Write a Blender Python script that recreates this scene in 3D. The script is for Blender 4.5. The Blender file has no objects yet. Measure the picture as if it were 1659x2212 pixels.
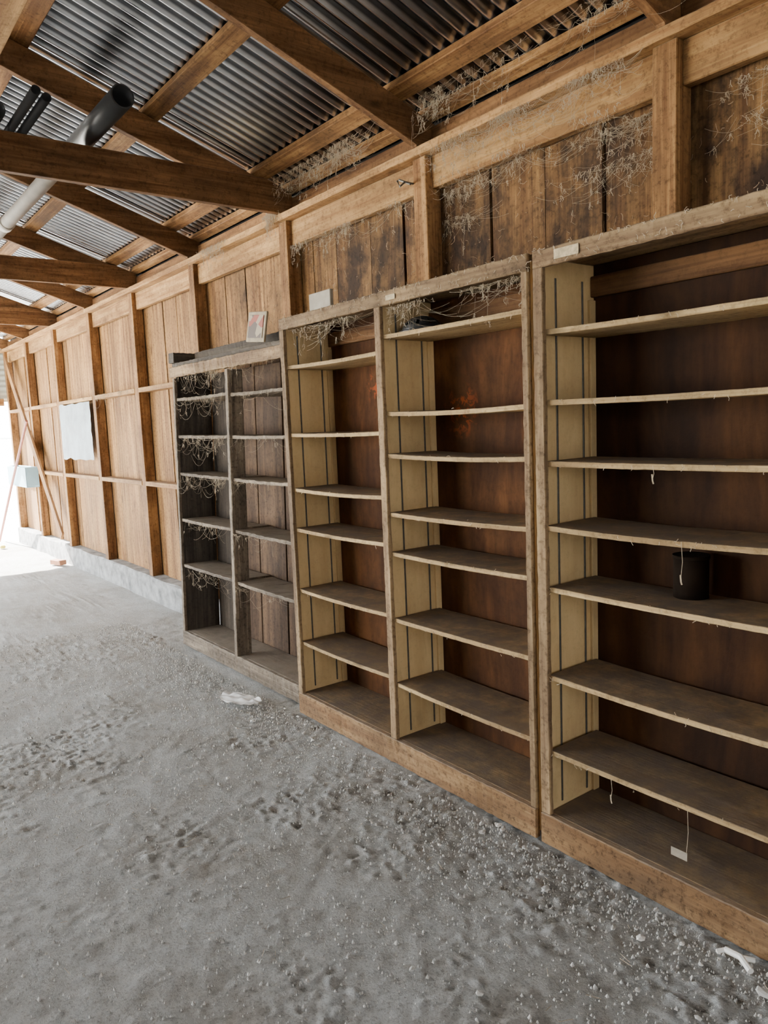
import bpy, bmesh, math, random
import numpy as np
from mathutils import Vector, Matrix, noise
random.seed(7)
scene=bpy.context.scene
COL=scene.collection
# ---------------------------------------------------------------- materials
def nt(name):
    m=bpy.data.materials.new(name); m.use_nodes=True
    t=m.node_tree; t.nodes.clear()
    out=t.nodes.new('ShaderNodeOutputMaterial'); b=t.nodes.new('ShaderNodeBsdfPrincipled')
    t.links.new(b.outputs[0],out.inputs[0])
    return m,t,b
def N(t,typ,**kw):
    n=t.nodes.new(typ)
    for k,v in kw.items(): setattr(n,k,v)
    return n
def ramp(t,fac,stops):
    r=N(t,'ShaderNodeValToRGB'); e=r.color_ramp.elements
    while len(e)<len(stops): e.new(.5)
    for i,(p,c) in enumerate(stops):
        e[i].position=p; e[i].color=(*c,1) if len(c)==3 else c
    t.links.new(fac,r.inputs[0]); return r.outputs[0]
def noi(t,vec,scale,detail=5,rough=.55,dist=0):
    n=N(t,'ShaderNodeTexNoise'); n.inputs['Scale'].default_value=scale
    n.inputs['Detail'].default_value=detail; n.inputs['Roughness'].default_value=rough
    n.inputs['Distortion'].default_value=dist
    if vec is not None: t.links.new(vec,n.inputs['Vector'])
    return n.outputs['Fac']
def mix(t,a,b,fac,mode='MIX'):
    n=N(t,'ShaderNodeMix',data_type='RGBA',blend_type=mode)
    for s,v in ((n.inputs[0],fac),(n.inputs[6],a),(n.inputs[7],b)):
        if hasattr(v,'is_output') : t.links.new(v,s)
        elif isinstance(v,(int,float)): s.default_value=v
        else: s.default_value=(*v,1)
    return n.outputs[2]
def mth(t,op,a,b=None,clamp=False):
    n=N(t,'ShaderNodeMath',operation=op); n.use_clamp=clamp
    for s,v in ((n.inputs[0],a),(n.inputs[1],b)):
        if v is None: continue
        if hasattr(v,'is_output'): t.links.new(v,s)
        else: s.default_value=v
    return n.outputs[0]
def wood(name,dark,light,axis,stain=(.05,.03,.02),stain_amt=.5,dust=.6,dustcol=(.30,.25,.20),across=20,attr=False,rough=.75,var=.25,ringy=.6,grime=.35,knots=.75,patch=0,mark=None):
    m,t,b=nt(name)
    tc=N(t,'ShaderNodeTexCoord'); oi=N(t,'ShaderNodeObjectInfo')
    if attr:
        at=N(t,'ShaderNodeAttribute'); at.attribute_name='tint'; rnd=at.outputs['Fac']
        a2=N(t,'ShaderNodeAttribute'); a2.attribute_name='dirt'; dirt=a2.outputs['Fac']
    else: rnd=oi.outputs['Random']
    off=mth(t,'MULTIPLY',rnd,37.)
    cx=N(t,'ShaderNodeCombineXYZ')
    for i in range(3): t.links.new(off,cx.inputs[i])
    va=N(t,'ShaderNodeVectorMath',operation='ADD'); t.links.new(tc.outputs['Object'],va.inputs[0]); t.links.new(cx.outputs[0],va.inputs[1])
    base=va.outputs[0]
    def mp(al,ac):
        q=N(t,'ShaderNodeMapping'); s=[ac]*3; s['XYZ'.index(axis)]=al
        q.inputs['Scale'].default_value=s; t.links.new(base,q.inputs['Vector']); return q.outputs[0]
    n1=noi(t,mp(1.1,across),1,6,.6,ringy)
    n2=noi(t,mp(3,across*6),1,3,.6,.2)
    g=mth(t,'ADD',mth(t,'MULTIPLY',n1,.65),mth(t,'MULTIPLY',n2,.35))
    c=ramp(t,g,[(.38,dark),(.50,tuple((a+b_)/2 for a,b_ in zip(dark,light))),(.60,light)])
    s=noi(t,mp(1.6,4.5),1,5,.65,.4)
    sf=ramp(t,s,[(.42,(0,0,0)),(.68,(1,1,1))])
    sa=mth(t,'MULTIPLY',sf,stain_amt)
    if attr:
        s3=ramp(t,noi(t,tc.outputs['Object'],2.8,6,.7,.3),[(.34,(.4,.4,.4)),(.60,(1,1,1))])
        sa=mth(t,'MULTIPLY',mth(t,'ADD',mth(t,'MULTIPLY',sf,.6),mth(t,'MULTIPLY',s3,.8)),stain_amt*.9); sa=mth(t,'MULTIPLY',sa,dirt,True)
    c=mix(t,c,stain,sa)
    if patch:
        pf=ramp(t,noi(t,base,2.2,4,.6,.3),[(.40,(.45,.42,.40)),(.62,(1.0,1.0,1.0))])
        c=mix(t,c,pf,patch,'MULTIPLY')
    gs=noi(t,base,45,4,.75)
    c=mix(t,c,ramp(t,gs,[(.33,(.35,.33,.30)),(.50,(1,1,1))]),grime,'MULTIPLY')
    if knots>0:
        vq=N(t,'ShaderNodeTexVoronoi'); vq.inputs['Scale'].default_value=1.0
        t.links.new(mp(2.2,5.5),vq.inputs['Vector'])
        kf=ramp(t,vq.outputs['Distance'],[(.05,(1,1,1)),(.13,(0,0,0))])
        c=mix(t,c,tuple(x*.35 for x in dark),mth(t,'MULTIPLY',kf,knots))
    if mark:   # faded orange paint marks on the board
        for mc in mark:
            d_=N(t,'ShaderNodeVectorMath',operation='DISTANCE'); t.links.new(tc.outputs['Object'],d_.inputs[0]); d_.inputs[1].default_value=mc
            k=mth(t,'SUBTRACT',1.,mth(t,'MULTIPLY',d_.outputs['Value'],8.),True)
            k2=ramp(t,noi(t,tc.outputs['Object'],16,3,.6,1.5),[(.50,(0,0,0)),(.58,(1,1,1))])
            c=mix(t,c,(.30,.06,.012),mth(t,'MULTIPLY',mth(t,'MULTIPLY',k,k2),1.2,True))
    hs=N(t,'ShaderNodeHueSaturation'); t.links.new(c,hs.inputs['Color'])
    t.links.new(mth(t,'ADD',mth(t,'MULTIPLY',rnd,var),1-var/2),hs.inputs['Value'])
    c=hs.outputs[0]
    if dust>0:
        ge=N(t,'ShaderNodeNewGeometry'); sx=N(t,'ShaderNodeSeparateXYZ'); t.links.new(ge.outputs['Normal'],sx.inputs[0])
        up=mth(t,'MULTIPLY',mth(t,'SUBTRACT',sx.outputs[2],.5),3.,True)
        dn=noi(t,tc.outputs['Object'],9,5,.7)
        df=mth(t,'MULTIPLY',up,mth(t,'MULTIPLY',ramp(t,dn,[(.3,(.45,.45,.45)),(.6,(1,1,1))]),dust))
        c=mix(t,c,dustcol,df)
    t.links.new(c,b.inputs['Base Color'])
    b.inputs['Roughness'].default_value=rough
    b.inputs['Specular IOR Level'].default_value=.15
    bm=N(t,'ShaderNodeBump'); bm.inputs['Strength'].default_value=.5; bm.inputs['Distance'].default_value=.004
    t.links.new(mth(t,'ADD',g,mth(t,'MULTIPLY',gs,.5)),bm.inputs['Height']); t.links.new(bm.outputs[0],b.inputs['Normal'])
    return m
def plain(name,col,rough=.6,metal=0,vary=.2,scale=20,bump=0.):
    m,t,b=nt(name); tc=N(t,'ShaderNodeTexCoord')
    n=noi(t,tc.outputs['Object'],scale,5,.6)
    c=ramp(t,n,[(.3,tuple(x*(1-vary) for x in col)),(.7,tuple(min(1,x*(1+vary)) for x in col))])
    t.links.new(c,b.inputs['Base Color']); b.inputs['Roughness'].default_value=rough; b.inputs['Metallic'].default_value=metal
    if bump:
        bm=N(t,'ShaderNodeBump'); bm.inputs['Strength'].default_value=bump; bm.inputs['Distance'].default_value=.01
        t.links.new(n,bm.inputs['Height']); t.links.new(bm.outputs[0],b.inputs['Normal'])
    return m
W={}
def wm(kind,axis):
    k=kind+axis
    if k in W: return W[k]
    P={
     'frame':dict(dark=(.18,.08,.028),light=(.46,.255,.10),stain=(.085,.04,.017),stain_amt=.75,dust=.6,grime=.7,patch=.6),
     'roof':dict(dark=(.11,.048,.018),light=(.29,.15,.06),stain=(.06,.028,.012),stain_amt=.65,dust=.3,across=14,grime=.6,patch=.4),
     'plate':dict(dark=(.29,.145,.053),light=(.57,.345,.14),stain=(.14,.07,.029),stain_amt=.6,dust=.6,grime=.65,patch=.55),
     'wall':dict(dark=(.16,.07,.024),light=(.48,.265,.095),stain=(.030,.016,.009),stain_amt=1.,dust=.2,attr=True,var=.4,across=22,grime=.75),
     'ply':dict(dark=(.53,.37,.175),light=(.65,.475,.24),stain=(.45,.29,.13),stain_amt=.3,dust=.5,across=4,ringy=1.,knots=.2,grime=.15,patch=.2),
     'edge':dict(dark=(.20,.125,.068),light=(.43,.295,.155),stain=(.10,.062,.035),stain_amt=.65,dust=.95,dustcol=(.165,.13,.10),grime=.75,patch=.4),
     'shelf':dict(dark=(.33,.215,.10),light=(.56,.40,.20),stain=(.15,.09,.045),stain_amt=.5,dust=.97,dustcol=(.15,.117,.09),grime=.55,patch=.3),
     'kick':dict(dark=(.20,.107,.048),light=(.37,.23,.11),stain=(.13,.085,.05),stain_amt=.7,dust=.6,grime=.85,patch=.6),
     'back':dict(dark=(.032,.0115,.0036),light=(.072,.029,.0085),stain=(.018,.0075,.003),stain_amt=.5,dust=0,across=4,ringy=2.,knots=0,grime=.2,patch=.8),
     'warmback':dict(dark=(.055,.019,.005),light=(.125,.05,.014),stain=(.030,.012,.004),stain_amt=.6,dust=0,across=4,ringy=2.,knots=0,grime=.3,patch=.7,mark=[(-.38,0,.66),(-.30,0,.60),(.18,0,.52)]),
     'old':dict(dark=(.12,.093,.066),light=(.31,.245,.175),stain=(.055,.043,.032),stain_amt=.65,dust=.9,dustcol=(.27,.23,.185),grime=.75,patch=.5),
     'oldside':dict(dark=(.045,.036,.028),light=(.10,.08,.06),stain=(.026,.021,.017),stain_amt=.6,dust=.6),
     'board':dict(dark=(.085,.038,.015),light=(.21,.105,.042),stain=(.038,.018,.009),stain_amt=.6,dust=.2),
     'dustboard':dict(dark=(.065,.036,.019),light=(.15,.088,.046),stain=(.035,.02,.012),stain_amt=.7,dust=.2,grime=.7,patch=.5),
    }[kind]
    W[k]=wood('wood_'+k,axis=axis,**P); return W[k]
# ---------------------------------------------------------------- builders
def obj(name,me,loc=(0,0,0),parent=None,mat=None):
    o=bpy.data.objects.new(name,me); COL.objects.link(o); o.location=loc
    if parent: o.parent=parent
    if mat: me.materials.append(mat)
    return o
def tag(o,label=None,cat=None,group=None,kind=None):
    if label:o['label']=label
    if cat:o['category']=cat
    if group:o['group']=group
    if kind:o['kind']=kind
    return o
def box(name,x0,x1,y0,y1,z0,z1,mat,parent=None,bev=.003,axis=None,sag=0,wob=0,rag=0):
    c=Vector(((x0+x1)/2,(y0+y1)/2,(z0+z1)/2)); d=Vector((x1-x0,y1-y0,z1-z0))
    bm=bmesh.new(); bmesh.ops.create_cube(bm,size=1)
    for v in bm.verts: v.co=Vector((v.co.x*d.x,v.co.y*d.y,v.co.z*d.z))
    ax=max(range(3),key=lambda i:d[i]) if axis is None else 'XYZ'.index(axis)
    if bev: bmesh.ops.bevel(bm,geom=bm.edges[:],offset=min(bev,min(d)*.3),segments=1,affect='EDGES')
    if sag or wob or rag:
        n=14 if not rag else 60
        for i in range(1,n):
            pos=-d[ax]/2+d[ax]*i/n
            no=Vector((0,0,0)); no[ax]=1; co=Vector((0,0,0)); co[ax]=pos
            bmesh.ops.bisect_plane(bm,geom=bm.verts[:]+bm.edges[:]+bm.faces[:],plane_co=co,plane_no=no)
        sd=random.random()*100
        for v in bm.verts:
            u=v.co[ax]/d[ax]*2
            v.co.z-=sag*(1-u*u)
            if wob:
                w=noise.noise_vector(Vector((v.co[ax]*2.5+sd,sd,0)))*wob
                w[ax]=0; v.co+=w
            if rag and abs(u)<.99:
                w=noise.noise_vector(v.co*35+Vector((sd,0,0)))*rag; w[ax]=0
                v.co+=w
    me=bpy.data.meshes.new(name); bm.to_mesh(me); bm.free()
    m=wm(mat,'XYZ'[ax]) if isinstance(mat,str) else mat
    loc=c-(Vector(parent.location) if parent else Vector())
    return obj(name,me,loc,parent,m)
def prism(name,poly,x0,x1,mat,bev=.003):
    cy=sum(p[0] for p in poly)/len(poly); cz=sum(p[1] for p in poly)/len(poly); cx=(x0+x1)/2
    bm=bmesh.new(); a=[bm.verts.new((x0-cx,y-cy,z-cz)) for y,z in poly]; b=[bm.verts.new((x1-cx,y-cy,z-cz)) for y,z in poly]
    bm.faces.new(a); bm.faces.new(b[::-1]); n=len(poly)
    for i in range(n): bm.faces.new((a[i],b[i],b[(i+1)%n],a[(i+1)%n]))
    bmesh.ops.recalc_face_normals(bm,faces=bm.faces[:])
    bmesh.ops.bevel(bm,geom=bm.edges[:],offset=bev,segments=1,affect='EDGES')
    me=bpy.data.meshes.new(name); bm.to_mesh(me); bm.free()
    return obj(name,me,(cx,cy,cz),None,mat)
def empty(name,loc):
    e=bpy.data.objects.new(name,None); e.location=loc; e.empty_display_size=.1; COL.objects.link(e); return e
def tubes(name,lines,mat,parent=None,sides=3):
    V=[];F=[]
    org=Vector(lines[0][0][0])
    for pts,r in lines:
        b0=len(V)
        for i,p in enumerate(pts):
            p=Vector(p); q=Vector(pts[min(i+1,len(pts)-1)])-Vector(pts[max(i-1,0)])
            if q.length<1e-6:q=Vector((0,0,1))
            q.normalize(); u=q.orthogonal().normalized(); w=q.cross(u)
            for k in range(sides):
                a=2*math.pi*k/sides
                V.append(p+(u*math.cos(a)+w*math.sin(a))*r-org)
        for i in range(len(pts)-1):
            for k in range(sides):
                k2=(k+1)%sides
                F.append((b0+i*sides+k,b0+i*sides+k2,b0+(i+1)*sides+k2,b0+(i+1)*sides+k))
        F.append(tuple(b0+k for k in range(sides))[::-1]); e0=b0+(len(pts)-1)*sides
        F.append(tuple(e0+k for k in range(sides)))
    me=bpy.data.meshes.new(name); me.from_pydata([tuple(v) for v in V],[],F); me.update()
    loc=org-(Vector(parent.location) if parent else Vector())
    return obj(name,me,loc,parent,mat)
def smooth(o):
    for p in o.data.polygons:p.use_smooth=True
    return o
# ---------------------------------------------------------------- layout
YF=1.935; YP=2.38; YW=2.475; ZP=2.74; SL=1/3.
POSTS=[1.0,-.245,-1.495,-2.745,-3.995,-5.325,-6.625,-7.865,-9.205,-10.535,-11.80]
XEND=-11.92; XNEAR=3.5; YR=-1.2; YO=-4.8
def rt(y): # rafter top line
    return ZP+.15+(2.38-y)*SL if y>=YR else ZP+.15+(2.38-YR)*SL-(YR-y)*SL
# floor ---------------------------------------------------------------
def floor_mesh():
    A=np.arange
    xs=np.concatenate([A(-12.2,-6,.08),A(-6,-4,.02),A(-4,-.3,.0085),A(-.3,3.6,.12)])
    ys=np.concatenate([A(-5,-.6,.15),A(-.6,.3,.02),A(.3,1.96,.0085),A(1.96,2.6,.03)])
    V=[];H=[]
    nn=noise.noise
    for y in ys:
        for x in xs:
            p=Vector((x,y,0))
            z=.010*nn(p*1.3)+.005*nn(p*4.1)
            r=nn(p*1.2+Vector((9,4,2)))+.6*nn(p*3.7)
            near=max(0.,min(1.,(y-1.2)/.6))*max(0,min(1,(x+4.5)/1.5))
            rough=max(.2,min(1.,.35+r*1.1+.45*near))
            h=.003*nn(p*14+Vector((3,1,0)))
            h+=.007*rough*(.28-abs(nn(p*21+Vector((2,5,0)))))
            h+=.004*rough*nn(p*34+Vector((8,1,0)))
            h+=.008*rough*(.28-abs(nn(p*57)))
            c=nn(p*26+Vector((7,7,0)))
            if c>.28: h+=(c-.28)*.03*rough
            c=nn(p*19+Vector((2,17,0)))
            if c>.38: h-=(c-.38)*.03*rough
            h-=.002
            V.append((x,y,min(z+h-.012,.009))); H.append(max(0,min(1,.5+h*45)))
    nx=len(xs);F=[(j*nx+i,j*nx+i+1,(j+1)*nx+i+1,(j+1)*nx+i) for j in range(len(ys)-1) for i in range(nx-1)]
    me=bpy.data.meshes.new('floor'); me.from_pydata(V,[],F); me.update()
    a=me.attributes.new('hgt','FLOAT','POINT'); a.data.foreach_set('value',H); return me
m,t,b=nt('dusty_concrete'); tc=N(t,'ShaderNodeTexCoord'); v=tc.outputs['Object']
n1=noi(t,v,1.6,7,.7,.3); n2=noi(t,v,16,8,.8); n3=noi(t,v,110,6,.8); n4=noi(t,v,42,6,.85)
c=ramp(t,n1,[(.34,(.57,.545,.50)),(.5,(.70,.70,.68)),(.66,(.79,.805,.80))])
c=mix(t,c,ramp(t,n2,[(.34,(.6,.57,.53)),(.48,(1,1,1))]),.5,'MULTIPLY')
c=mix(t,c,ramp(t,n3,[(.40,(.36,.34,.31)),(.50,(1,1,1)),(.68,(1.,1.,1.))]),.5,'MULTIPLY')
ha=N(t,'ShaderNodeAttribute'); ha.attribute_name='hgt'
c=mix(t,c,ramp(t,ha.outputs['Fac'],[(.15,(.5,.47,.43)),(.36,(.86,.85,.83)),(.55,(1,1,1))]),.65,'MULTIPLY')  # crevice shading painted into the colour, low spots darker
vo=N(t,'ShaderNodeTexVoronoi'); vo.inputs['Scale'].default_value=70; t.links.new(v,vo.inputs['Vector'])
sp=ramp(t,vo.outputs['Distance'],[(.10,(1,1,1)),(.16,(0,0,0))])
c=mix(t,c,(.84,.83,.80),mth(t,'MULTIPLY',sp,ramp(t,noi(t,v,5,2),[(.48,(0,0,0)),(.62,(.8,.8,.8))])))
t.links.new(c,b.inputs['Base Color']); b.inputs['Roughness'].default_value=.9; b.inputs['Specular IOR Level'].default_value=.2
h=mth(t,'ADD',mth(t,'MULTIPLY',n4,1.),mth(t,'MULTIPLY',n3,.8))
bm=N(t,'ShaderNodeBump'); bm.inputs['Strength'].default_value=1.; bm.inputs['Distance'].default_value=.017
t.links.new(h,bm.inputs['Height']); t.links.new(bm.outputs[0],b.inputs['Normal'])
FLOORM=m
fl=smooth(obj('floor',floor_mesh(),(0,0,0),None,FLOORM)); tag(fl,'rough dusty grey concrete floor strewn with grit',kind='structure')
gm=plain('sunlit_ground',(.60,.57,.51),.9,0,.15,2)
me=bpy.data.meshes.new('ground'); me.from_pydata([(-60,-60,0),(40,-60,0),(40,40,0),(-60,40,0)],[],[(0,1,2,3)])
g=obj('ground_outside',me,(0,0,-.06),None,gm); tag(g,'pale sunlit bare ground outside the shed',kind='structure')
cm=plain('curb_concrete',(.23,.23,.225),.9,0,.55,9,1.)
cb=box('baseboard_back',XEND,XNEAR,2.365,2.56,-.03,.21,cm,bev=.012,rag=.02); tag(cb,'low chipped concrete footing under the plank wall',kind='structure')
# plank wall
def planks():
    V=[];F=[];T=[];D=[]
    x=XEND
    while x<XNEAR:
        w=random.choice([.24,.28,.30,.30,.32]); g=random.choice([.004,.006,.009,.012])
        y0=YW+random.uniform(0,.006); tint=random.random()
        x1=x+w-g; z0=.212; z1=2.74; b0=len(V); cup=random.uniform(-.003,.003)
        cols=4;rows=12
        for j in range(rows+1):
            zz=z0+(z1-z0)*j/rows
            for i in range(cols+1):
                u=i/cols; e=noise.noise(Vector((x*3,zz*1.5,0)))*.0025 if i in(0,cols) else 0
                V.append((x+(x1-x)*u+e,y0+cup*(2*u-1)**2*2,zz))
        for j in range(rows):
            for i in range(cols):
                a=b0+j*(cols+1)+i; F.append((a,a+1,a+cols+2,a+cols+1))
        b1=len(V); V+= [(x,y0+.02,z0),(x1,y0+.02,z0),(x1,y0+.02,z1),(x,y0+.02,z1)]
        F.append((b1+1,b1,b1+3,b1+2))
        F.append((b0,b0+rows*(cols+1),b1+3,b1)); F.append((b0+cols,b1+1,b1+2,b0+rows*(cols+1)+cols))
        d=(1. if x>-3.6 else .75 if x>-5.3 else .33)
        k=len(V)-len(T); T+= [tint]*k; D+=[d]*k; x+=w
    me=bpy.data.meshes.new('wall_back'); me.from_pydata(V,[],F); me.update()
    a=me.attributes.new('tint','FLOAT','POINT'); a.data.foreach_set('value',T)
    a=me.attributes.new('dirt','FLOAT','POINT'); a.data.foreach_set('value',D); return me
wb=obj('wall_back',planks(),(0,0,0),None,wm('wall','Z')); tag(wb,'weathered vertical brown plank cladding with dark gaps',kind='structure')
dk=plain('dark_light_stop',(.02,.016,.013),.95)
o=box('wall_light_stop',XEND,XNEAR,YW+.032,YW+.045,.2,2.885,dk,bev=0); tag(o,'dark sheet added behind the planks to stop light leaks',kind='structure')  # added so daylight does not leak through the plank gaps
o=box('eave_light_stop',XEND-.2,XNEAR,2.785,2.80,2.45,2.83,dk,bev=0); tag(o,'dark board added outside the eave to block light slits',kind='structure')  # unseen board added to shut out daylight above the wall
o=box('underside_light_stop',XEND-.2,XNEAR,2.521,2.784,2.45,2.465,dk,bev=0); tag(o,'dark board added under the eave to block light slits',kind='structure')  # unseen board added to close the same daylight gap from below
# corrugated roof
m,t,b=nt('galvanised_sheet'); tc=N(t,'ShaderNodeTexCoord'); v=tc.outputs['Object']
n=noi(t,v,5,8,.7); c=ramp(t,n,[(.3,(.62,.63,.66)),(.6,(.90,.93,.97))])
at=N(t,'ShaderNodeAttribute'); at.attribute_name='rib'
c=mix(t,c,ramp(t,at.outputs['Fac'],[(.34,(1,1,1)),(.64,(.13,.135,.14))]),.9,'MULTIPLY')  # upper folds darkened in the colour to strengthen the rib shading
t.links.new(c,b.inputs['Base Color']); b.inputs['Metallic'].default_value=1.; b.inputs['Roughness'].default_value=.25
GALV=m
def corr(name,xa,xb,ya,yb,zf,lam=.070,amp=.0105,nseg=6):
    n=int((xb-xa)/lam*14); V=[];F=[];Rb=[]
    for j in range(nseg+1):
        y=ya+(yb-ya)*j/nseg
        for i in range(n+1):
            x=xa+(xb-xa)*i/n; s=math.sin(2*math.pi*x/lam)
            V.append((x,y,zf(y)+amp*s+(.003 if int(x/.66)%2 else 0))); Rb.append(.5+.5*s)
    for j in range(nseg):
        for i in range(n):
            a=j*(n+1)+i; F.append((a,a+1,a+n+2,a+n+1))
    me=bpy.data.meshes.new(name); me.from_pydata(V,[],F); me.update()
    a=me.attributes.new('rib','FLOAT','POINT'); a.data.foreach_set('value',Rb); return me
zr=lambda y: rt(y)+.042+.0115
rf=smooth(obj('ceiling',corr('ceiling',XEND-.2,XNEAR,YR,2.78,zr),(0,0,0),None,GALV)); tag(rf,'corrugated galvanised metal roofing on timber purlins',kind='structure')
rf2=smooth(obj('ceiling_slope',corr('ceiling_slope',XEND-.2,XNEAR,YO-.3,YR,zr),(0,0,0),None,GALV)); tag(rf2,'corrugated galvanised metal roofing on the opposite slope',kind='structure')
# posts
for i,x in enumerate(POSTS):
    o=box('timber_post',x-.045,x+.045,YP,YP+.09,.21,ZP-.038,'frame',wob=.001)
    tag(o,'square rough-sawn timber post on the concrete footing','post',group='timber posts along the plank wall')
px=[XEND,-7.865,-3.995,-.245,XNEAR]
for a,b_ in zip(px[:-1],px[1:]):
    o=box('top_plate',a+.001,b_-.001,2.35,2.474,ZP-.038,ZP,'plate',rag=.003); tag(o,'long timber wall plate lying across the post tops','beam',group='wall plates')
for a,b_ in zip(POSTS[1:],POSTS[:-1]):
    o=box('header_board',a+.045,b_-.045,2.415,2.455,2.56,ZP-.039,'plate'); tag(o,'tan timber header board between two wall posts under the plate','board',group='header boards')
    o=box('eave_blocking',a+.022,b_-.022,2.44,2.472,ZP,2.84,'roof'); tag(o,'dark brown blocking board between rafter feet','board',group='eave blocking boards')
for a,b_ in zip(POSTS[1:],POSTS[:-1]):
    if b_>-3.9: continue
    for z in (1.05,1.87):
        o=box('wall_girt',a+.045,b_-.045,2.375,2.473,z-.02,z+.02,'plate'); tag(o,'horizontal timber blocking nailed between wall posts','board',group='wall girts')
a=Vector((-11.64,2.36,2.58)); b_=Vector((-9.47,2.36,.30)); L=(a-b_).length
o=box('diagonal_brace',-L/2,L/2,-.014,.014,-.06,.06,'frame'); o.location=(a+b_)/2
o.rotation_euler=(0,math.atan2(-(b_-a).z,(b_-a).x),0); tag(o,'wide diagonal timber brace nailed across the wall posts','beam')
# rafters, ties
rm=wm('roof','Y')
for i,x in enumerate(POSTS):
    tie=i in (0,4,6,8)
    xo=-.03 if tie else 0
    poly=[(YR+.02,rt(YR+.02)-.15),(2.355,ZP+.012),(2.355,ZP+.001),(2.472,ZP+.001),(2.472,rt(2.472)-.001),(YR+.02,rt(YR+.02)-.001)]
    o=prism('roof_rafter',poly,x-.02+xo,x+.02+xo,rm); tag(o,'sloping brown timber rafter under the metal roof','beam',group='roof rafters')
    if tie:
        poly=[(YO+.3,ZP+.001),(2.438,ZP+.001),(2.438,rt(2.438)-.002),(2.27,ZP+.183),(YO+.3,ZP+.183)]
        o=prism('tie_beam',poly,x-.008,x+.034,rm); tag(o,'deep horizontal timber tie beam resting on the wall plate','beam',group='tie beams')
for i,x in enumerate(POSTS):
    poly=[(YR-.02,rt(YR-.02)-.15),(YO,rt(YO)-.15),(YO,rt(YO)-.001),(YR-.02,rt(YR-.02)-.001)]
    o=prism('roof_rafter',poly,x-.05,x-.01,rm); tag(o,'sloping brown timber rafter under the metal roof','beam',group='roof rafters')
o=box('ridge_board',XEND,XNEAR,YR-.019,YR+.019,rt(YR)-.19,rt(YR)-.008,'roof'); tag(o,'timber ridge board along the roof peak','beam')
ang=math.atan(SL)
for y in (2.435,2.25,1.63,1.01,.39,-.23,-.85,-1.6,-2.4,-3.2,-4.0,-4.7):
    L=XNEAR-XEND; w=.09 if y!=2.435 else .06
    o=box('roof_purlin',-L/2,L/2,-w/2,w/2,0,.04,'frame',wob=0)
    o.location=((XNEAR+XEND)/2,y,rt(y)+.021)
    o.rotation_euler=(-ang if y>YR else ang,0,0)
    tag(o,'flat timber purlin between rafters and metal roofing','beam',group='roof purlins')
o=box('timber_plank',-4.3,1.3,.58,.74,ZP+.184,ZP+.223,'plate'); tag(o,'loose pale timber plank laid across the tie beams','plank')
# far gable
m2=plain('green_sheet',(.42,.46,.40),.6,.2,.2,4)
def gable():
    V=[];F=[];lam=.076
    z=2.02; rows=[]
    while z<4.2: rows.append(z); z+=lam/8
    for z in rows:
        ymax=2.46 if z<2.86 else 2.38-(z-ZP-.15)/SL
        ymin=YO if z<rt(YO) else YR-(rt(YR)-z)/SL
        if ymax<=ymin: break
        V+= [(.008*math.sin(2*math.pi*z/lam),ymin,z),(.008*math.sin(2*math.pi*z/lam),ymax,z)]
    F=[(2*i,2*i+1,2*i+3,2*i+2) for i in range(len(V)//2-1)]
    me=bpy.data.meshes.new('wall_end'); me.from_pydata(V,[],F); me.update(); return me
o=smooth(obj('wall_end',gable(),(XEND-.03,0,0),None,m2)); tag(o,'pale corrugated gable above the open doorway',kind='structure')
o=box('trim_1',XEND-.01,XEND+.06,YO,2.34,1.96,2.06,'frame'); tag(o,'timber lintel over the open doorway',kind='structure')
XO=-5.2
DW=wm('board','Z')
o=box('wall_front',XO,XNEAR,YO-.05,YO-.01,-.05,rt(YO)-.16,DW,bev=0); tag(o,'plank wall on the opposite side',kind='structure')
o=box('wall_near',XNEAR,XNEAR+.04,YO,-.65,-.05,2.85,DW,bev=0); tag(o,'plank wall closing the near end',kind='structure')
o=box('wall_near_side',XNEAR,XNEAR+.04,0,2.47,-.05,2.85,DW,bev=0); tag(o,'plank wall closing the near end',kind='structure')
o=box('wall_near_gable',XNEAR,XNEAR+.04,YO,2.47,2.86,4.1,DW,bev=0); tag(o,'plank gable closing the near end',kind='structure')
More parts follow.
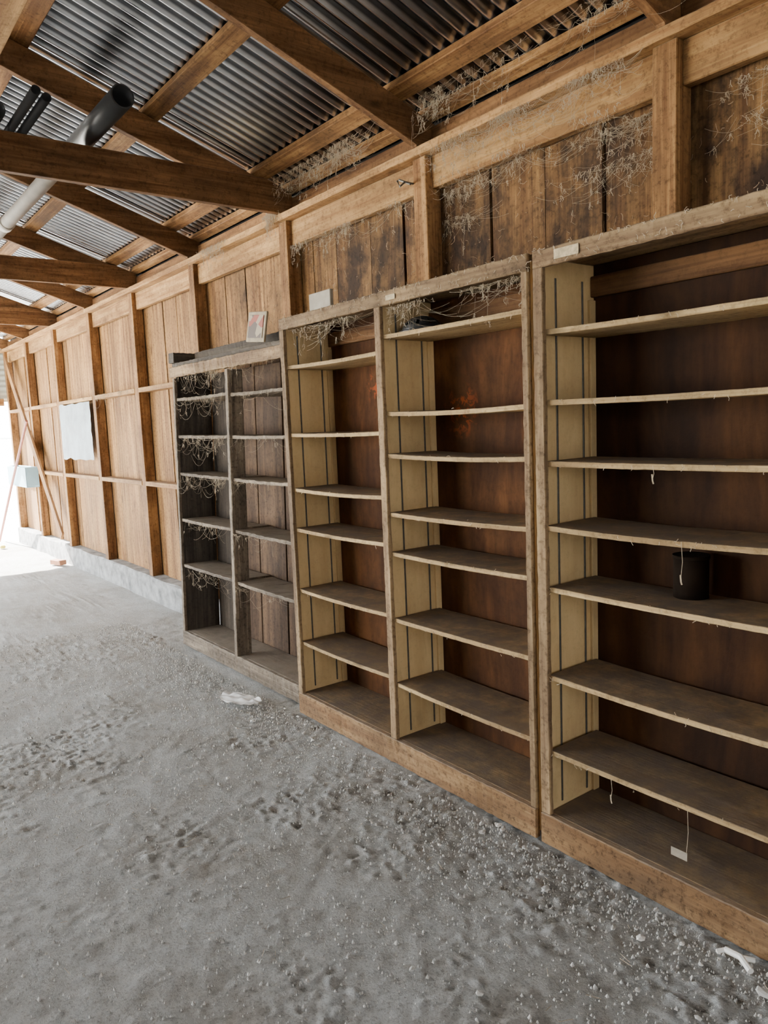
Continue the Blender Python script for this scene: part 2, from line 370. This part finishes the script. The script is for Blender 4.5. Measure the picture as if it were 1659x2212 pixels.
# ---------------------------------------------------------------- cabinets
STEEL=plain('dull_steel',(.12,.11,.09),.5,.6,.3,30)
def cabinet(x0,x1,div,shelvesets,label,stl=.04,str_=.028,bk='back'):
    e=empty('shelving_cabinet',((x0+x1)/2,YF,0))
    tag(e,label,'shelving cabinet')
    yb=2.24; T=2.03
    box('side_panel',x0,x0+.02,YF+.02,yb,.02,T-.02,'ply',e,axis='Z')
    box('side_panel',x1-.02,x1,YF+.02,yb,.02,T-.02,'ply',e,axis='Z')
    box('divider_panel',div-.01,div+.01,YF+.02,yb-.012,.11,T-.02,'ply',e,axis='Z')
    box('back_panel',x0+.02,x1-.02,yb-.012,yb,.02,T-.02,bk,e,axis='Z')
    box('top_panel',x0,x1,YF+.02,yb,T-.019,T,'edge',e,axis='X')
    box('face_rail',x0,x1,YF,YF+.02,T-.055,T+.001,'edge',e,rag=.003)
    box('kick_board',x0,x1,YF-.003,YF+.02,0,.112,'kick',e,rag=.003)
    box('base_shelf',x0+.02,x1-.02,YF+.02,yb-.012,.092,.112,'shelf',e)
    box('face_stile',x0,x0+stl,YF,YF+.019,.112,T-.055,'edge',e,rag=.0022)
    box('face_stile',div-.021,div+.021,YF,YF+.019,.112,T-.055,'edge',e,rag=.0022)
    box('face_stile',x1-str_,x1,YF,YF+.019,.112,T-.055,'edge',e,rag=.0022)
    box('batten',x0+.02,div-.01,yb-.03,yb-.012,1.90,1.97,'board',e)
    box('batten',div+.01,x1-.02,yb-.03,yb-.012,1.90,1.97,'board',e)
    for (a,s) in ((x0+.02,1),(div-.01,-1),(div+.01,1),(x1-.02,-1)):
        for yy in (2.025,2.165):
            aa,bb=(a,a+.004) if s>0 else (a-.004,a)
            box('shelf_standard',aa,bb,yy-.004,yy+.004,.13,1.95,STEEL,e,bev=.001)
        aa,bb=(a,a+.012) if s>0 else (a-.012,a)
        box('corner_strip',aa,bb,yb-.045,yb-.014,.113,1.89,'ply',e,bev=.002,axis='Z')
    for (a,b_,zs) in ((x0+.033,div-.017,shelvesets[0]),(div+.017,x1-.033,shelvesets[1])):
        for z in zs:
            s=box('shelf',a,b_,YF+.012+random.uniform(0,.008),yb-.03,z-.018,z,'shelf',e,sag=random.uniform(.002,.008),axis='X',bev=.0015,rag=.001)
            s.rotation_euler=(random.uniform(-.008,.008),random.uniform(-.006,.006),0)
    return e
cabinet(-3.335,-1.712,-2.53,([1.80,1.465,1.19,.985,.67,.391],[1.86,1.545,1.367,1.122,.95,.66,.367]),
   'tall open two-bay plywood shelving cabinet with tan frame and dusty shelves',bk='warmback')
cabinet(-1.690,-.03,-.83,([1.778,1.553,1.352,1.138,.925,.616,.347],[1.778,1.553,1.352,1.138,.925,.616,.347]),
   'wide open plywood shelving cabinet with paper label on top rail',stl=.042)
# old grey unit
e=empty('old_bookcase',(-4.19,2.0,0)); tag(e,'weathered grey-brown wooden bookcase leaning back against the wall','bookcase')
x0,x1=-5.02,-3.375
for (a,b_,mt,nm) in ((x0,x0+.022,'oldside','side_panel'),(x1-.022,x1,'old','side_panel')):
    box(nm,a,b_,2.02,2.27,.0,1.92,mt,e,axis='Z')
box('face_stile',-4.208,-4.172,1.995,2.02,.0,1.86,'old',e,rag=.004)
box('face_stile',x0,x0+.03,1.998,2.02,.10,1.86,'old',e,rag=.003)
box('face_stile',x1-.035,x1,1.998,2.02,.10,1.86,'old',e,rag=.003)
box('divider_panel',-4.2,-4.18,2.022,2.10,.09,1.86,'old',e,axis='Z')
box('face_rail',x0-.03,x1,1.99,2.018,1.865,1.935,'edge',e,rag=.006)
box('top_plank',x0-.05,x1,2.02,2.28,1.937,1.965,'oldside',e,axis='X',rag=.004)
box('end_block',x0-.06,x0+.03,2.0,2.28,1.966,2.035,'oldside',e,axis='Y',rag=.004)
box('kick_board',x0,x1,1.994,2.019,0,.10,'old',e,rag=.004)
box('base_shelf',x0+.022,x1-.022,2.02,2.27,.08,.10,'old',e,axis='X')
for z in (1.725,1.47,1.213,.896,.576):
    s=box('shelf',x0+.024,-4.202,2.012,2.26,z-.02,z,'old',e,sag=.004,axis='X',rag=.004); s.rotation_euler=(0,random.uniform(-.008,.012),0)
    s=box('shelf',-4.178,x1-.024,2.012,2.26,z-.03,z-.01,'old',e,sag=.004,axis='X',rag=.004); s.rotation_euler=(0,random.uniform(-.004,.015),0)
box('back_board',x0+.022,-4.60,2.272,2.28,.05,1.9,'oldside',e,axis='Z')
for a,b_ in ((-4.59,-4.36),(-4.35,-4.02),(-4.005,-3.74),(-3.70,-3.40)):
    box('back_board',a,b_,2.272,2.284,.06,1.9,'dustboard',e,axis='Z')
box('back_strip',-3.775,-3.735,2.262,2.271,.10,1.9,'old',e,axis='Z')
e.rotation_euler=(-.031,0,0)
o=box('weathered_board',-4.93,-3.40,2.19,2.22,1.968,2.032,'oldside',rag=.006); o.rotation_euler=(0,-.004,0); tag(o,'weathered dark board resting on the old bookcase','board')
# ---------------------------------------------------------------- small things
def cyl(name,r,h,mat,loc,rot=(0,0,0),seg=32,parent=None,r2=None):
    bm=bmesh.new(); bmesh.ops.create_cone(bm,cap_ends=True,segments=seg,radius1=r,radius2=r2 or r,depth=h)
    me=bpy.data.meshes.new(name); bm.to_mesh(me); bm.free(); o=obj(name,me,loc,parent,mat); o.rotation_euler=rot
    for p in me.polygons: p.use_smooth=len(p.vertices)==4
    return o
def pipe(name,r,th,x0,x1,y,z,mat,seg=32,parent=None):
    V=[];F=[]
    for x in (x0,x1):
        for rr in (r,r-th):
            for k in range(seg):
                a=2*math.pi*k/seg; V.append((x-x0,rr*math.cos(a),rr*math.sin(a)))
    for k in range(seg):
        k2=(k+1)%seg
        F+=[(k,k2,2*seg+k2,2*seg+k),(seg+k2,seg+k,3*seg+k,3*seg+k2),(k2,k,seg+k,seg+k2),(2*seg+k,2*seg+k2,3*seg+k2,3*seg+k)]
    me=bpy.data.meshes.new(name); me.from_pydata(V,[],F); me.update()
    bm=bmesh.new(); bm.from_mesh(me); bmesh.ops.recalc_face_normals(bm,faces=bm.faces[:]); bm.to_mesh(me); bm.free()
    loc=Vector((x0,y,z))
    if parent: loc=loc-Vector(parent.location)
    o=obj(name,me,loc,parent,mat)
    for p in me.polygons: p.use_smooth=abs(p.normal.x)<.5
    return o
BLK=plain('black_plastic',(.022,.023,.024),.35,0,.3,8); GRY=plain('dusty_grey_plastic',(.46,.43,.38),.6,0,.2,6)
PZ=ZP+.185+.053
e=empty('drain_pipe',(-3.45,1.28,PZ)); tag(e,'long plastic pipe, black at the open end, laid on tie beams','pipe')
pipe('black_section',.052,.006,-4.35,-3.45,1.28,PZ,BLK,parent=e)
pipe('grey_section',.044,.005,-9.6,-4.36,1.28,PZ,GRY,parent=e)
for x in (-5.9,-7.9): pipe('coupling',.0515,.0065,x,x+.1,1.28,PZ,GRY,parent=e)
for y,x,r in ((.93,-3.5,.020),(.985,-3.55,.020),(.84,-3.85,.045)):
    o=pipe('metal_pipe',r,.003,x-3.4,x,y,ZP+.184+r,BLK); tag(o,'dark slender pipe lying on the tie beams','pipe',group='loose pipes on the tie beams')
WHT=plain('white_sheet',(.25,.30,.33),.6,0,.45,4)
def sheet():
    n=16;V=[];F=[]
    for j in range(n+1):
        for i in range(n+1):
            u=i/n;w=j/n; x=-9.12+1.14*u; z=1.24+.60*w
            x+=.03*noise.noise(Vector((u*3,w*7,4))) if i in(0,n) else 0
            z+=.02*noise.noise(Vector((u*6,w*3,9))) if j in(0,n) else 0
            V.append((x+8.5,-.010+.010*noise.noise(Vector((u*4,w*4,1)))*(4*u*(1-u)),z-1.5))
    for j in range(n):
        for i in range(n): a=j*(n+1)+i; F.append((a,a+1,a+n+2,a+n+1))
    me=bpy.data.meshes.new('plastic_sheet'); me.from_pydata(V,[],F); me.update(); return me
o=smooth(obj('plastic_sheet',sheet(),(-8.5,2.375,1.5),None,WHT)); tag(o,'faded bluish-white plastic sheet tacked over the posts','sheet')
BLU=plain('pale_blue_plastic',(.28,.45,.53),.5,0,.1,5)
e=empty('feed_trough',(-11.0,2.30,.86)); tag(e,'pale blue open trough fixed to the wall girt','trough')
x0,x1,y0,y1=-11.45,-10.40,2.215,2.374
box('trough_bottom',x0,x1,y0,y1,.86,.875,BLU,e); box('trough_wall',x0,x1,y0,y0+.012,.876,1.12,BLU,e); box('trough_wall',x0,x1,y1-.012,y1,.876,1.12,BLU,e)
box('trough_wall',x0,x0+.012,y0+.013,y1-.013,.876,1.12,BLU,e); box('trough_wall',x1-.012,x1,y0+.013,y1-.013,.876,1.12,BLU,e)
RED=plain('red_brown_paint',(.28,.10,.07),.6)
o=tubes('wooden_pole',[([(-12.4,2.19,-.05),(-11.2,2.19,.83),(-9.95,2.19,1.70)],.016)],RED,sides=10); tag(o,'slender red-brown pole leaning on the trough by the doorway','pole')
YEL=plain('yellow_plastic',(.75,.6,.1),.5)
o=box('yellow_bottle',-11.4,-11.3,2.0,2.07,0,.04,YEL,bev=.012); tag(o,'small yellow plastic container lying on the floor','container')
BRK=plain('brick_clay',(.38,.18,.10),.9,0,.2,20,.4)
o=box('brick',-9.4,-9.2,2.2,2.29,0,.055,BRK,bev=.005); o.rotation_euler=(0,0,.3); tag(o,'single reddish clay brick lying on the floor','brick')
m,t,b=nt('faded_picture'); tc=N(t,'ShaderNodeTexCoord'); vo=N(t,'ShaderNodeTexVoronoi'); vo.inputs['Scale'].default_value=17; t.links.new(tc.outputs['Object'],vo.inputs['Vector'])
sc=N(t,'ShaderNodeSeparateColor'); t.links.new(vo.outputs['Color'],sc.inputs[0])
r_=N(t,'ShaderNodeValToRGB'); r_.color_ramp.interpolation='CONSTANT'; el=r_.color_ramp.elements
el.new(.5);el.new(.75)
for k,(p,c) in enumerate([(0,(.30,.07,.04)),(.4,(.34,.27,.18)),(.62,(.10,.07,.055)),(.8,(.32,.11,.05))]): el[k].position=p; el[k].color=(*c,1)
t.links.new(sc.outputs[0],r_.inputs[0]); t.links.new(r_.outputs[0],b.inputs['Base Color']); PIC=m
e=empty('framed_picture',(-3.87,2.09,2.03)); tag(e,'small tilted picture tile with cream border and faded red print','picture')
CRM=plain('cream_board',(.32,.26,.17),.7,0,.3,20)
box('picture_frame',-3.965,-3.785,2.10,2.114,1.97,2.14,CRM,e,rag=.001); box('picture_print',-3.945,-3.805,2.096,2.10,1.992,2.12,PIC,e,bev=.001)
e.rotation_euler=(-.12,.10,.1); e.location.z=2.045
TIL=plain('pale_tile',(.30,.26,.20),.7,0,.25,12)
o=box('plaster_block',-3.27,-3.08,2.08,2.10,2.0305,2.15,TIL,bev=.003); tag(o,'pale plaster tile standing on top of the cabinet','tile')
def dome():
    bm=bmesh.new(); bmesh.ops.create_uvsphere(bm,u_segments=36,v_segments=16,radius=.085)
    bmesh.ops.delete(bm,geom=[v for v in bm.verts if v.co.z<-.001],context='VERTS')
    for v in bm.verts: v.co.z*=.75
    ds=[f for f in bm.faces if (int((math.atan2(f.calc_center_median().y,f.calc_center_median().x)+math.pi)/(2*math.pi)*36)%4==0) and .02<f.calc_center_median().z<.045]
    bmesh.ops.delete(bm,geom=ds,context='FACES')
    me=bpy.data.meshes.new('perforated_cap'); bm.to_mesh(me); bm.free(); return me
e=empty('hubcap',(-2.40,2.07,1.861)); tag(e,'dark round perforated hubcap lying on the top shelf','hubcap')
obj('dome',dome(),(0,0,.004),e,BLK); cyl('rim',.098,.008,BLK,(0,0,.004),parent=e)
e=empty('paint_can',(-1.25,2.145,.921)); tag(e,'dark dusty round can standing on a shelf','can')
DCAN=plain('dark_can',(.012,.007,.004),.95); DCAN.node_tree.nodes['Principled BSDF'].inputs['Specular IOR Level'].default_value=.1
cyl('can_body',.052,.125,DCAN,(0,0,.0625),parent=e); cyl('can_lid',.055,.01,DCAN,(0,0,.13),parent=e)
PAP=plain('cream_paper',(.46,.37,.22),.8,0,.4,60); TAGP=plain('dusty_tag_paper',(.28,.24,.18),.8,0,.2,60)
o=box('paper_label',-1.595,-1.50,YF-.0052,YF-.0035,1.988,2.018,PAP,bev=0); tag(o,'torn cream paper label stuck on the cabinet rail','label')
o=box('paper_label',-2.46,-2.40,YF-.0052,YF-.0035,1.990,2.010,PAP,bev=0); tag(o,'torn cream paper label stuck on the cabinet rail','label')
o=tubes('metal_hook',[([(-2.79,2.381,2.60),(-2.79,2.33,2.60),(-2.79,2.30,2.575),(-2.79,2.285,2.60)],.005),([(-2.83,2.33,2.62),(-2.75,2.33,2.58)],.005)],STEEL,sides=8); tag(o,'small bent metal hook screwed to the post','hook')
def crumple(name,w,d,h,mat,loc,rot,seed):
    n=14;V=[];F=[]
    for j in range(n):
        for i in range(n):
            x=(i/(n-1)-.5)*w; y=(j/(n-1)-.5)*d*(1-.5*abs(2*i/(n-1)-1)**2); p=Vector((x*14+seed,y*20,seed))
            V.append((x,y,.003+h*abs(noise.noise(p))+h*.5*abs(noise.noise(p*3))))
    for j in range(n-1):
        for i in range(n-1): a=j*n+i; F.append((a,a+1,a+n+1,a+n))
    me=bpy.data.meshes.new(name); me.from_pydata(V,[],F); me.update(); o=obj(name,me,loc,None,mat); o.rotation_euler=(0,0,rot); return smooth(o)
WH2=plain('white_paper',(.92,.92,.90),.5,0,.03,8)
o=crumple('paper_scrap',.28,.14,.03,WH2,(-3.71,1.77,.006),.3,2.); tag(o,'crumpled white paper scrap on the dusty floor','paper')
BON=plain('bone_white',(.88,.86,.80),.5,0,.1,30)
e=tubes('plastic_fitting',[([(-.985,1.88,.012),(-.94,1.875,.018),(-.90,1.85,.012)],.009),([(-.94,1.875,.018),(-.915,1.90,.01)],.007),([(-.985,1.88,.012),(-1.0,1.86,.008)],.006)],BON,sides=8); tag(e,'broken white plastic fitting lying on the floor','plastic piece')
# debris
def chip(seed):
    random.seed(seed); bm=bmesh.new(); bmesh.ops.create_icosphere(bm,subdivisions=1,radius=1)
    for v in bm.verts: v.co*=random.uniform(.6,1.2); v.co.z*=.5
    bmesh.ops.translate(bm,verts=bm.verts[:],vec=(0,0,.3))
    me=bpy.data.meshes.new('pebble'); bm.to_mesh(me); bm.free(); return me
cms=[chip(i) for i in range(6)]
c1=plain('stone_grey',(.52,.505,.47),.9,0,.35,40); c2=plain('chip_pale',(.82,.80,.75),.8,0,.2,40)
for i,mm in enumerate(cms): mm.materials.append(c2 if i in(0,) else c1)
random.seed(11)
for i in range(280):
    x=random.uniform(-4.2,-.3); y=random.uniform(-.2,1.88)
    if random.random()<.55: y=YF-.02-abs(random.gauss(0,.12)); 
    s=random.uniform(.003,.010)*(1.6 if random.random()<.12 else 1)
    o=bpy.data.objects.new('pebble',random.choice(cms)); COL.objects.link(o)
    o.location=(x,y,-.007); o.scale=(s*random.uniform(.8,1.6),s,s); o.rotation_euler=(0,0,random.uniform(0,6.3))
    tag(o,'small broken stone chip on the dusty floor','pebble',group='stone chips on the floor')
V=[];F=[]
for i in range(24000):
    x=random.uniform(-6,.2); y=random.uniform(-.6,1.9)
    if random.random()<.3: y=YF-.02-abs(random.gauss(0,.2))
    s=random.uniform(.0012,.005)*(.6+.8*(random.random()**4)); b0=len(V); a=random.uniform(0,6.3); z=-.009
    for k in range(4):
        V.append((x+s*math.cos(a+k*1.57)*random.uniform(.6,1.6),y+s*math.sin(a+k*1.57)*random.uniform(.6,1.6),z-.003))
    V.append((x,y,z+s*1.5))
    F+=[(b0,b0+1,b0+4),(b0+1,b0+2,b0+4),(b0+2,b0+3,b0+4),(b0+3,b0,b0+4)]
me=bpy.data.meshes.new('floor_grit'); me.from_pydata(V,[],F); me.update()
o=obj('floor_grit',me,(0,0,0),None,c1); tag(o,'scattered fine grit and dust crumbs over the floor','grit',kind='stuff')
LINT=plain('cobweb_lint',(.42,.33,.22),.9,0,.3,50)
m,t,b=nt('cobweb_silk'); b.inputs['Base Color'].default_value=(.48,.39,.27,1); b.inputs['Roughness'].default_value=.9
tr=N(t,'ShaderNodeBsdfTransparent'); mx=N(t,'ShaderNodeMixShader'); mx.inputs[0].default_value=.7
t.links.new(tr.outputs[0],mx.inputs[1]); t.links.new(b.outputs[0],mx.inputs[2])
t.links.new(mx.outputs[0],[n for n in t.nodes if n.type=='OUTPUT_MATERIAL'][0].inputs[0]); SILK=m
lines=[]
for i in range(350):
    x=random.uniform(-6,-.3); y=random.uniform(-.3,1.9); a=random.uniform(0,6.3); l=random.uniform(.01,.04)
    lines.append(([(x,y,.002),(x+l*math.cos(a),y+l*math.sin(a),.003)],.0008))
o=tubes('straw_litter',lines,LINT); tag(o,'thin straw and splinters scattered on the floor','straw',kind='stuff')
def drape(xa,xb,yf,zs,n,label,seed=0,r=.0004,sag=(.01,.10),span=(.05,.32),hang=.3,tuft=.4,ncl=None,edge=.4):
    random.seed(seed); lines=[]; n=int(n*1.6)
    def tuftat(q,k=4,rr=2.6):
        for w in range(k):
            p=q.copy(); pp=[tuple(p)]
            for j in range(5): p=p+Vector((random.gauss(0,.0035),random.gauss(0,.0015),random.gauss(-.0035,.0035))); pp.append(tuple(p))
            lines.append((pp,r*random.uniform(1,rr)))
    cl=[random.uniform(xa,xb) for _ in range(ncl or max(2,int((xb-xa)*6)))]
    for i in range(n):
        z=random.choice(zs); x=random.choice(cl)+random.gauss(0,.05); x=min(max(x,xa),xb)
        if random.random()<hang:
            L=random.uniform(.02,.16)*random.random()**.5; x2=x+random.gauss(0,.01); m=6
            pts=[(x+(x2-x)*k/m+noise.noise(Vector((i,k*.5,seed)))*.004,yf(z)-.002+noise.noise(Vector((k*.6,i,seed)))*.004,z-L*k/m) for k in range(m+1)]
            lines.append((pts,r*random.uniform(.6,1.4)))
            if random.random()<tuft: tuftat(Vector(pts[-1]))
        else:
            x2=min(max(x+random.choice([-1,1])*random.uniform(*span),xa),xb); s=random.uniform(*sag)*(abs(x2-x)/.25+.1); m=9
            z2=z if random.random()<.4 else z-random.uniform(0,.12)
            pts=[(x+(x2-x)*k/m,yf(z)-.002+noise.noise(Vector((k*.5,i,seed)))*.004,z+(z2-z)*k/m-s*2.4*(k/m)*(1-k/m)+noise.noise(Vector((i,k*.35,seed)))*.004) for k in range(m+1)]
            lines.append((pts,r*random.uniform(.5,1.2)))
            if random.random()<tuft*.7: tuftat(Vector(pts[random.randint(2,7)]))
    for i in range(int(n*edge)):
        tuftat(Vector((random.choice(cl)+random.gauss(0,.05),yf(zs[0])-.003,random.choice(zs)+random.uniform(-.006,.004))),2,3.2)
    o=tubes('cobweb',lines,SILK); tag(o,label,'cobweb',group='dusty cobwebs',kind='stuff'); return o
ob=lambda z: 1.995+.031*z-.008
drape(-4.98,-4.22,ob,[1.86,1.715,1.46,1.20],150,'dusty cobweb strung across the bookcase opening',seed=6,hang=.25,sag=(.02,.16),tuft=.25,edge=.15)
drape(-4.16,-3.42,ob,[1.86,1.70,1.445,1.19,.87,.55],70,'dusty cobweb strung across the bookcase opening',seed=7,sag=(.01,.08),tuft=.25,edge=.2)
drape(-4.98,-4.22,ob,[.89,.56],35,'dusty cobweb hanging from low bookcase shelves',seed=21,sag=(.01,.08),tuft=.2,edge=.15)
drape(-2.70,-1.55,lambda z:2.405 if z<2.69 else 2.346,[2.70,2.56,2.70],220,'dusty cobweb tangle hanging from the header board',seed=1,sag=(.02,.14))
drape(-2.68,-1.56,lambda z:2.468,[2.54,2.42],110,'dusty cobweb against the plank wall',seed=2,tuft=.8,sag=(.01,.08))
drape(-1.40,-.6,lambda z:2.468,[2.54,2.42],80,'dusty cobweb against the plank wall',seed=10,tuft=.8,sag=(.01,.08))
drape(-3.93,-2.80,lambda z:2.30,[rt(2.30)-.005,rt(2.3)-.05],150,'dusty cobweb hanging from the eave purlin',seed=3,tuft=.5)
drape(-2.68,-1.3,lambda z:2.30,[rt(2.30)-.005,rt(2.3)-.05],80,'dusty cobweb hanging from the eave purlin',seed=31,tuft=.5)
drape(-3.95,-2.80,lambda z:2.405,[2.56],70,'dusty cobweb against the header board',seed=9,tuft=.8)
drape(-4.10,-3.93,lambda z:2.342,[2.84,2.76],80,'dusty cobweb wrapped at the tie beam end',seed=4,tuft=.8,hang=.5,span=(.02,.1))
drape(-5.6,-4.7,lambda z:2.342,[2.74],60,'dusty cobweb at the rafter foot',seed=5,tuft=.6)
drape(-2.5,-1.75,lambda z:1.96,[1.97],50,'dusty cobweb under the cabinet top',seed=8,sag=(.01,.06),hang=.3)
drape(-3.28,-2.56,lambda z:1.955,[1.97],35,'dusty cobweb under the cabinet top',seed=12,sag=(.01,.05),hang=.3)
drape(-7.8,-6.7,lambda z:2.368,[1.89],40,'dusty cobweb on the wall girt',seed=13)
random.seed(5); lines=[]
def squig(x,y,z,L,r):
    p=Vector((x,y,z)); pts=[tuple(p)]; d=Vector((random.gauss(0,1),0,random.gauss(-.5,1))).normalized()
    for j in range(5):
        d=(d+Vector((random.gauss(0,.6),random.gauss(0,.1),random.gauss(-.1,.5)))).normalized(); p=p+d*L/5; p.y=min(p.y,y+.001); pts.append(tuple(p))
    lines.append((pts,r))
for i in range(260):
    x=random.uniform(-3.3,-.8); squig(x,YF-.003,random.choice([2.03,2.0,1.985,2.03]),random.uniform(.006,.022),.001)
o=tubes('dust_lint',lines,LINT); tag(o,'dusty lint clinging to the cabinet rails','lint',kind='stuff')
lines=[]
for i in range(420):
    x=random.uniform(-4.6,-.9); squig(x,YW-.008,random.uniform(2.06,2.55),random.uniform(.01,.05),random.uniform(.0005,.0016))
o=tubes('wall_lint',lines,plain('dark_lint',(.24,.16,.095),.9)); tag(o,'dusty lint clinging to the wall planks','lint',kind='stuff')
lines=[]
for z in (1.80,1.465,1.19,.985,.67,.391):
    for i in range(10): squig(random.uniform(-3.29,-2.56),YF+.008,z-random.uniform(0,.02),random.uniform(.005,.02),.001)
for z in (1.86,1.545,1.367,1.122,.95,.66,.367):
    for i in range(10): squig(random.uniform(-2.50,-1.75),YF+.008,z-random.uniform(0,.02),random.uniform(.005,.02),.001)
for z in (1.778,1.553,1.352,1.138,.925,.616,.347):
    for i in range(12): squig(random.uniform(-1.65,-.86),YF+.008,z-random.uniform(0,.02),random.uniform(.005,.02),.001)
o=tubes('shelf_lint',lines,LINT); tag(o,'dusty lint clinging to the shelf edges','lint',kind='stuff')
for (x,y,z0,z1) in ((-1.252,YF+.005,1.345,1.30),(-1.164,YF+.01,1.13,1.014),(-1.404,YF+.01,.335,.26)):
    o=tubes('dust_thread',[([(x,y,z0),(x+.004,y,(z0+z1)/2),(x-.002,y,z1)],.0009),([(x-.002,y,z1+.02),(x,y,z1),(x+.003,y,z1-.008)],.0025)],LINT); tag(o,'dusty thread dangling from a shelf edge','thread',group='dangling dust threads')
e=empty('hanging_tag',(-1.136,YF+.004,.335)); tag(e,'small paper tag hanging on a thread from a shelf','tag')
tubes('tag_thread',[([(-1.136,YF+.004,.335),(-1.133,YF+.004,.27),(-1.138,YF+.004,.205)],.0009)],LINT,e)
box('tag_paper',-1.188,-1.136,YF+.003,YF+.005,.178,.204,TAGP,e,bev=0)
lines=[]
for i in range(60):
    y=-6+i*.25; lines.append(([(-19,y,0),(-19,y+1.5,1.5)],.004)); lines.append(([(-19,y+1.5,0),(-19,y,1.5)],.004))
for i in range(6): lines.append(([(-19,-6+i*3,-.06),(-19,-6+i*3,1.6)],.03))
lines.append(([(-19,-6,1.5),(-19,10,1.5)],.02))
o=tubes('chain_link_fence',lines,plain('fence_steel',(.5,.52,.53),.5,.6),sides=5); tag(o,'galvanised chain link fence outside the doorway','fence')
# ---------------------------------------------------------------- light
w=bpy.data.worlds.new('World'); scene.world=w; w.use_nodes=True
bg=w.node_tree.nodes['Background']; bg.inputs[0].default_value=(.91,.96,1,1); bg.inputs[1].default_value=24.0
sd=bpy.data.lights.new('sun','SUN'); sd.energy=120; sd.angle=.01; sd.color=(1,.96,.89)
so=bpy.data.objects.new('sun',sd); COL.objects.link(so)
d=Vector((.85,.22,-.60)).normalized(); so.rotation_euler=d.to_track_quat('-Z','Y').to_euler()
def portal(loc,rot,sx,sy):
    l=bpy.data.lights.new('portal','AREA'); l.shape='RECTANGLE'; l.size=sx; l.size_y=sy; l.cycles.is_portal=True
    o=bpy.data.objects.new('portal',l); COL.objects.link(o); o.location=loc
    o.rotation_euler=Vector(rot).to_track_quat('-Z','Y').to_euler(); return o
portal(((XO+XEND)/2,YO-.02,1.4),(0,1,0),XO-XEND,2.8)
portal((XEND-.05,-1.2,1.0),(1,0,0),7.2,2.0)
portal((XNEAR+.05,-.325,1.4),(-1,0,0),.65,2.85)
# ---------------------------------------------------------------- camera
f=1625.
Xc=Vector((1256.5,-141,1625)).normalized(); Zc=Vector((-566,13700,1625)).normalized()
Zc=(Zc-Xc*Zc.dot(Xc)).normalized(); Yc=Zc.cross(Xc)
R=Matrix((Xc,Yc,Zc))
cd=bpy.data.cameras.new('camera'); cam=bpy.data.objects.new('camera',cd); COL.objects.link(cam)
cd.sensor_fit='HORIZONTAL'; cd.sensor_width=36; cd.lens=f/1659*36; cd.clip_start=.05; cd.clip_end=300
M=R.to_4x4(); M.translation=Vector((0,0,1.5)); cam.matrix_world=M
scene.camera=cam
